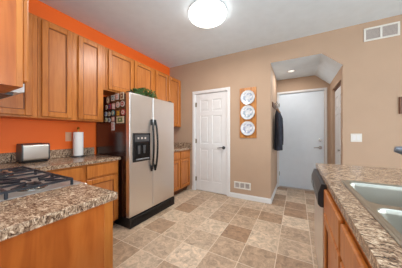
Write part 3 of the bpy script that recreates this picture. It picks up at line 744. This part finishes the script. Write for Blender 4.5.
# plant on the refrigerator
t = thing('trailing_plant', 'small leafy green plant on top of the refrigerator', 'plant', (-1.99, 1.83, 1.728))
bm = BM(); 
ring = []
for (sx, sz) in ((.85, 0.0), (1.0, .035), (1.05, .06), (.95, .06), (.9, .02)):
    ring.append([bm.verts.new((-2.0 + .055 * sx * math.cos(a * math.pi / 12), 1.82 + .15 * sx * math.sin(a * math.pi / 12), 1.7295 + sz)) for a in range(24)])
for a, b in zip(ring, ring[1:]):
    for i in range(24): bm.faces.new((a[i], a[(i + 1) % 24], b[(i + 1) % 24], b[i]))
bm.faces.new(ring[0]); bm.faces.new(ring[-1]); obj('planter', bm, 'wicker', t)
bm = BM(); rnd = random.Random(3)
for i in range(760):
    u = rnd.uniform(-1, 1); y = 1.845 + .195 * u; env = 1 - .45 * abs(u) ** 2
    x = -1.975 + rnd.uniform(-.075, .085); z = 1.755 + rnd.uniform(-.012, .105) * env
    s = rnd.uniform(.016, .028); d = Vector((rnd.gauss(0, 1), rnd.gauss(0, 1), abs(rnd.gauss(0, .7)) + .1)).normalized(); q = d.cross(Vector((rnd.gauss(0, 1), rnd.gauss(0, 1), rnd.gauss(0, 1)))).normalized(); nn = d.cross(q) * s * .2
    p = Vector((x, y, z)); V = [p, p + d * s * .5 + q * s * .42 + nn, p + d * s * 1.2, p + d * s * .5 - q * s * .42 + nn, p + d * s * .55 - nn * .6]
    V = [bm.verts.new((v.x, v.y, max(v.z, 1.742))) for v in V]
    for a in ((0, 1, 4), (1, 2, 4), (2, 3, 4), (3, 0, 4)): bm.faces.new([V[k] for k in a])
fo = obj('foliage', bm, 'leaf', t)
bm = BM()
for i in range(14):
    y = 1.70 + i * .018; tube(bm, [(-2.0, 1.82 + (y - 1.82) * .6, 1.78), (-1.98 + rnd.uniform(-.03, .03), y, 1.80 + rnd.uniform(0, .02)), (-1.97 + rnd.uniform(-.05, .06), y + rnd.uniform(-.03, .03), 1.825)], .0016, 5)
obj('stem', bm, 'leaf', t)

# ------------------------------------------------------------------ toaster
t = thing('toaster', 'brushed stainless two-slot toaster on the worktop by the orange wall', 'toaster', (-2.44, .75, WZ1))
TX0, TX1, TY0, TY1 = -2.515, -2.365, .645, .868
bm = BM(); prism(bm, [(p, q) for p, q in rrect(TX0, TX1, WZ1 + .014, WZ1 + .195, .035, 6)], 'Y', TY0 + .012, TY1 - .012); obj('shell', bm, 'toaster', t, True)
bm = BM(); prism(bm, rrect(TX0 - .002, TX1 + .002, WZ1 + .012, WZ1 + .197, .036, 6), 'Y', TY0, TY0 + .0118); ec = obj('end_cap', bm, 'dgrey', t, True)
bm = BM(); prism(bm, rrect(TX0 - .002, TX1 + .002, WZ1 + .012, WZ1 + .197, .036, 6), 'Y', TY1 - .0118, TY1); ec2 = obj('end_cap', bm, 'dgrey', t, True)
bm = BM(); box(bm, -2.455, -2.425, TY1 + .0005, TY1 + .022, WZ1 + .11, WZ1 + .13, .004); obj('lever', bm, 'black', ec2)
bm = BM(); cyl(bm, (-2.44, TY1 + .0005, WZ1 + .06), (-2.44, TY1 + .014, WZ1 + .06), .016); obj('dial', bm, 'black', ec2, True)
bm = BM()
for x in (-2.475, -2.405): box(bm, x - .013, x + .013, TY0 + .035, TY1 - .035, WZ1 + .1945, WZ1 + .197)
obj('slot', bm, 'black', t)
bm = BM(); box(bm, TX0 + .004, TX1 - .004, TY0 + .01, TY1 - .01, WZ1 + .006, WZ1 + .0135, .002); obj('base', bm, 'black', t)
for x in (TX0 + .02, TX1 - .02):
    for y in (TY0 + .02, TY1 - .02):
        bm = BM(); cyl(bm, (x, y, WZ1 + .0003), (x, y, WZ1 + .007), .008, n=10); obj('foot', bm, 'black', t)
# toaster cord
bm = BM(); tube(bm, [(-2.44, TY0 - .001, WZ1 + .03), (-2.45, TY0 - .03, WZ1 + .012), (-2.49, TY0 - .045, WZ1 + .008), (-2.54, TY0 - .03, WZ1 + .03), (-2.572, TY0 - .02, WZ1 + .08)], .004, 8); obj('power_cord', bm, 'black', t, True)

# paper towels
HX, HY = -2.47, 1.200
t = thing('paper_towel_holder', 'upright paper towel holder with a brass finial on the worktop', 'paper towel holder', (HX, HY, WZ1))
bm = BM(); lathe(bm, (HX, HY, WZ1), [(.078, .0005), (.078, .008), (.07, .014), (.012, .016)], 32); obj('base', bm, 'dgrey', t, True)
bm = BM(); cyl(bm, (HX, HY, WZ1 + .014), (HX, HY, WZ1 + .352), .006, n=12); obj('pole', bm, 'brass', t, True)
bm = BM(); lathe(bm, (HX, HY, WZ1 + .352), [(.006, 0), (.013, .004), (.016, .014), (.011, .026), (.002, .031)], 20); obj('finial', bm, 'brass', t, True)
bm = BM(); prof = [(.019, .0), (.055, .0), (.0565, .003), (.0565, .297), (.055, .30), (.019, .30)]
n = 40; rings = []
for r, h in prof: rings.append([bm.verts.new((HX + r * math.cos(2 * math.pi * i / n), HY + r * math.sin(2 * math.pi * i / n), WZ1 + .0185 + h)) for i in range(n)])
rings.append(rings[0])
for a, b in zip(rings, rings[1:]):
    for i in range(n): bm.faces.new((a[i], a[(i + 1) % n], b[(i + 1) % n], b[i]))
box(bm, HX + .0563, HX + .0578, HY - .004, HY + .02, WZ1 + .02, WZ1 + .317)
tag(obj('paper_towel_roll', bm, 'paper', None, True, loc=(HX, HY, WZ1 + .018)), 'white paper towel roll standing on its holder before the orange wall', 'paper towels')

# outlet on the orange wall
def plate_cover(name, label, F, a0, a1, z0, z1, m='switchm', cat='outlet'):
    t = thing(name, label, cat, F.pt((a0 + a1) / 2, (z0 + z1) / 2, 0)); bm = BM(); F.box(bm, a0, a1, z0, z1, .0003, .006, .002); obj('cover_plate', bm, m, t); return t
FWL = Face((XL, 0, 0), (0, 1, 0), (1, 0, 0))
t = plate_cover('wall_outlet', 'almond wall outlet on the orange wall beside the paper towels', FWL, 1.112, 1.182, 1.11, 1.228, m='almond')
for z in (1.148, 1.190):
    bm = BM(); FWL.box(bm, 1.131, 1.163, z - .014, z + .014, .0061, .0085, .001); obj('socket', bm, 'almond', t)

# ------------------------------------------------------------------ things on the back wall
t = thing('plate_rack', 'oak wall board holding three decorative plates on the beige wall', 'plate rack', (-.782, YB, 1.13))
bm = BM(); FB.box(bm, -.933, -.632, 1.13, 2.045, .0005, .018, .003); obj('back_board', bm, 'oak', t)
for z in (1.16, 1.445, 1.715):
    bm = BM(); FB.box(bm, -.85, -.715, z, z + .010, .0182, .024, .001); obj('plate_ledge', bm, 'oak', t)
for i, (z, tint, lb) in enumerate(((1.864, (120, 146, 172), 'top'), (1.592, (116, 150, 166), 'middle'), (1.303, (128, 138, 176), 'bottom'))):
    M['plate%d' % i] = plate_mat('plate_glaze_%d' % i, tint)
    bm = BM(); lathe(bm, (-.783, YB - .0248, z), [(.004, -.0045), (.068, -.0045), (.088, -.010), (.127, -.019), (.129, -.017), (.127, -.013), (.088, -.004), (.07, .0), (.004, .0)], 40, 'Y')
    o = obj('decorative_plate', bm, 'plate%d' % i, None, True, loc=(-.783, YB - .0248, z))
    tag(o, 'round white plate with a bluish floral centre, %s of three on the oak wall board' % lb, 'plate', 'decorative plates on the oak board')

def register(name, label, F, a0, a1, z0, z1, groups, vertical=False, dark=None):
    t = thing(name, label, 'air vent', F.pt((a0 + a1) / 2, z0, 0))
    fr = .022; bm = BM()
    F.box(bm, a0, a1, z0, z0 + fr, .0004, .010, .002); F.box(bm, a0, a1, z1 - fr, z1, .0004, .010, .002)
    W = (a1 - a0 - fr) / groups
    for g in range(groups + 1): F.box(bm, a0 + g * W, a0 + g * W + fr, z0 + fr - .001, z1 - fr + .001, .0004, .0098, .002)
    obj('vent_frame', bm, 'switchm', t)
    bm = BM(); F.box(bm, a0 + .01, a1 - .01, z0 + .01, z1 - .01, .0003, .002); obj('vent_backing', bm, 'grille_in', t)
    for g in range(groups):
        s0, s1 = a0 + g * W + fr, a0 + (g + 1) * W
        bm = BM()
        if vertical:
            k = int((s1 - s0) / .012)
            for i in range(k): F.box(bm, s0 + (i + .25) * (s1 - s0) / k, s0 + (i + .7) * (s1 - s0) / k, z0 + fr, z1 - fr, .0021, .0075)
        else:
            k = int((z1 - z0 - 2 * fr) / .014)
            for i in range(k):
                zz = z0 + fr + (i + .2) * (z1 - z0 - 2 * fr) / k; F.box(bm, s0, s1, zz, zz + .007, .0021, .0075)
        obj('louver', bm, 'louver', t)
    return t
register('return_air_vent', 'white two-panel air vent high on the beige wall at the upper right', FB, .808, 1.160, 2.475, 2.655, 2)
register('floor_level_vent', 'white three-section air vent low on the beige wall above the baseboard', FB, -1.045, -.735, .178, .308, 3, True)
t = plate_cover('light_switch', 'white double light switch on the beige wall right of the hall opening', FB, .668, .790, 1.092, 1.208, cat='light switch')
for a in (.705, .753):
    bm = BM(); FB.box(bm, a - .017, a + .017, 1.117, 1.183, .0061, .0095, .002); obj('rocker', bm, 'white', t)
t = thing('framed_picture', 'small dark framed picture on the beige wall at the right edge', 'picture', (1.25, YB, 1.45))
a0, a1, z0, z1 = 1.150, 1.45, 1.462, 1.680; bm = BM(); w = .022
FB.box(bm, a0, a1, z0, z0 + w, .0005, .022, .003); FB.box(bm, a0, a1, z1 - w, z1, .0005, .022, .003); FB.box(bm, a0, a0 + w, z0 + w, z1 - w, .0005, .0215, .003); FB.box(bm, a1 - w, a1, z0 + w, z1 - w, .0005, .0215, .003)
obj('frame', bm, 'brownwood', t)
bm = BM(); FB.box(bm, a0 + w, a1 - w, z0 + w, z1 - w, .0005, .008); obj('picture_panel', bm, 'picture', t)

# ------------------------------------------------------------------ hall: hooks and coat
FHL = Face((HL, 0, 0), (0, 1, 0), (1, 0, 0))
t = thing('coat_rack', 'brown wooden coat rack with hooks on the hall wall', 'coat rack', (HL, 3.65, 1.70))
bm = BM(); FHL.box(bm, 3.40, 3.98, 1.70, 1.79, .0005, .018, .004); obj('rail', bm, 'brownwood', t)
for y in (3.46, 3.62, 3.78, 3.92):
    bm = BM(); x = HL + .018
    tube(bm, [(x, y, 1.76), (x + .03, y, 1.755), (x + .055, y, 1.775), (x + .06, y, 1.80)], [.006, .006, .006, .009], 8)
    tube(bm, [(x, y, 1.73), (x + .025, y, 1.70), (x + .045, y, 1.705), (x + .05, y, 1.725)], [.006, .006, .006, .008], 8); obj('hook', bm, 'chrome', t, True)
t = thing('jacket', 'dark navy jacket hanging from a hook in the hall', 'jacket', (HL + .08, 3.62, .90))
def loft(bm, secs, n=28, fold=0.0, ph=0.0):
    prev = None
    for (cx, cy, z, rx, ry, fa) in secs:
        ring = []
        for i in range(n):
            a = 2 * math.pi * i / n; k = 1 + fa * math.sin(5 * a + ph + z * 3) + fa * .5 * math.sin(9 * a + z * 5)
            ring.append(bm.verts.new((cx + rx * k * math.cos(a), cy + ry * k * math.sin(a), z)))
        if prev:
            for i in range(n): bm.faces.new((prev[i], prev[(i + 1) % n], ring[(i + 1) % n], ring[i]))
        else: bm.faces.new(ring)
        prev = ring
    bm.faces.new(prev)
jx = HL + .085
bm = BM(); loft(bm, [(jx - .01, 3.60, 1.655, .022, .03, 0), (jx - .005, 3.60, 1.62, .04, .07, .04), (jx, 3.60, 1.56, .055, .13, .08), (jx, 3.60, 1.42, .060, .155, .10), (jx + .003, 3.60, 1.22, .062, .165, .10), (jx + .004, 3.61, 1.02, .066, .175, .12), (jx + .004, 3.61, .90, .068, .18, .13)], fold=.1)
jb = obj('jacket_body', bm, 'coat', t, True)
for sy in (-1, 1):
    bm = BM(); loft(bm, [(jx + .02, 3.60 + sy * .10, 1.58, .025, .03, .02), (jx + .03, 3.60 + sy * .15, 1.50, .042, .045, .05), (jx + .04, 3.60 + sy * .175, 1.30, .040, .045, .08), (jx + .045, 3.60 + sy * .18, 1.12, .036, .040, .08), (jx + .045, 3.60 + sy * .18, .985, .032, .036, .04)], 16)
    obj('sleeve', bm, 'coat', t, True)
bm = BM(); tube(bm, [(jx + .03, 3.53, 1.60), (jx - .005, 3.55, 1.655), (jx - .02, 3.60, 1.675), (jx - .005, 3.65, 1.655), (jx + .03, 3.67, 1.60)], [.014, .018, .018, .018, .014], 10); obj('collar', bm, 'lining', t, True)

# ------------------------------------------------------------------ lamps
LX, LY = -.985, 1.955
t = thing('ceiling_light', 'large round flush ceiling light with a glowing white dome', 'ceiling light', (LX, LY, ZC))
bm = BM(); lathe(bm, (LX, LY, ZC), [(.20, -.0005), (.235, -.004), (.24, -.02), (.22, -.028), (.05, -.028)], 48); obj('base_ring', bm, 'white', t, True)
bm = BM(); lathe(bm, (LX, LY, ZC), [(.232, -.021), (.238, -.035), (.225, -.065), (.185, -.092), (.12, -.108), (.05, -.114), (.004, -.115)], 48); obj('glass_dome', bm, 'lamp', t, True)
l = bpy.data.lights.new('ceiling_lamp', 'AREA'); l.shape = 'DISK'; l.size = .44; l.energy = 28; l.color = (1, .96, .90)
o = bpy.data.objects.new('ceiling_lamp', l); COL.objects.link(o); o.location = (LX, LY, ZC - .12)
t = thing('recessed_light', 'small round recessed light in the hall ceiling', 'ceiling light', (-.10, 3.80, 2.425))
bm = BM(); lathe(bm, (-.10, 3.80, 2.425), [(.04, -.0005), (.075, -.001), (.078, -.006), (.06, -.009), (.055, -.004)], 32); obj('trim_ring', bm, 'white', t, True)
bm = BM(); lathe(bm, (-.10, 3.80, 2.425), [(.054, -.0045), (.05, -.010), (.03, -.014), (.003, -.015)], 32); obj('lens', bm, 'hall_lamp', t, True)
l = bpy.data.lights.new('hall_lamp', 'AREA'); l.shape = 'DISK'; l.size = .12; l.energy = 5.5; l.color = (1, .97, .93)
o = bpy.data.objects.new('hall_lamp', l); COL.objects.link(o); o.location = (-.10, 3.80, 2.405)
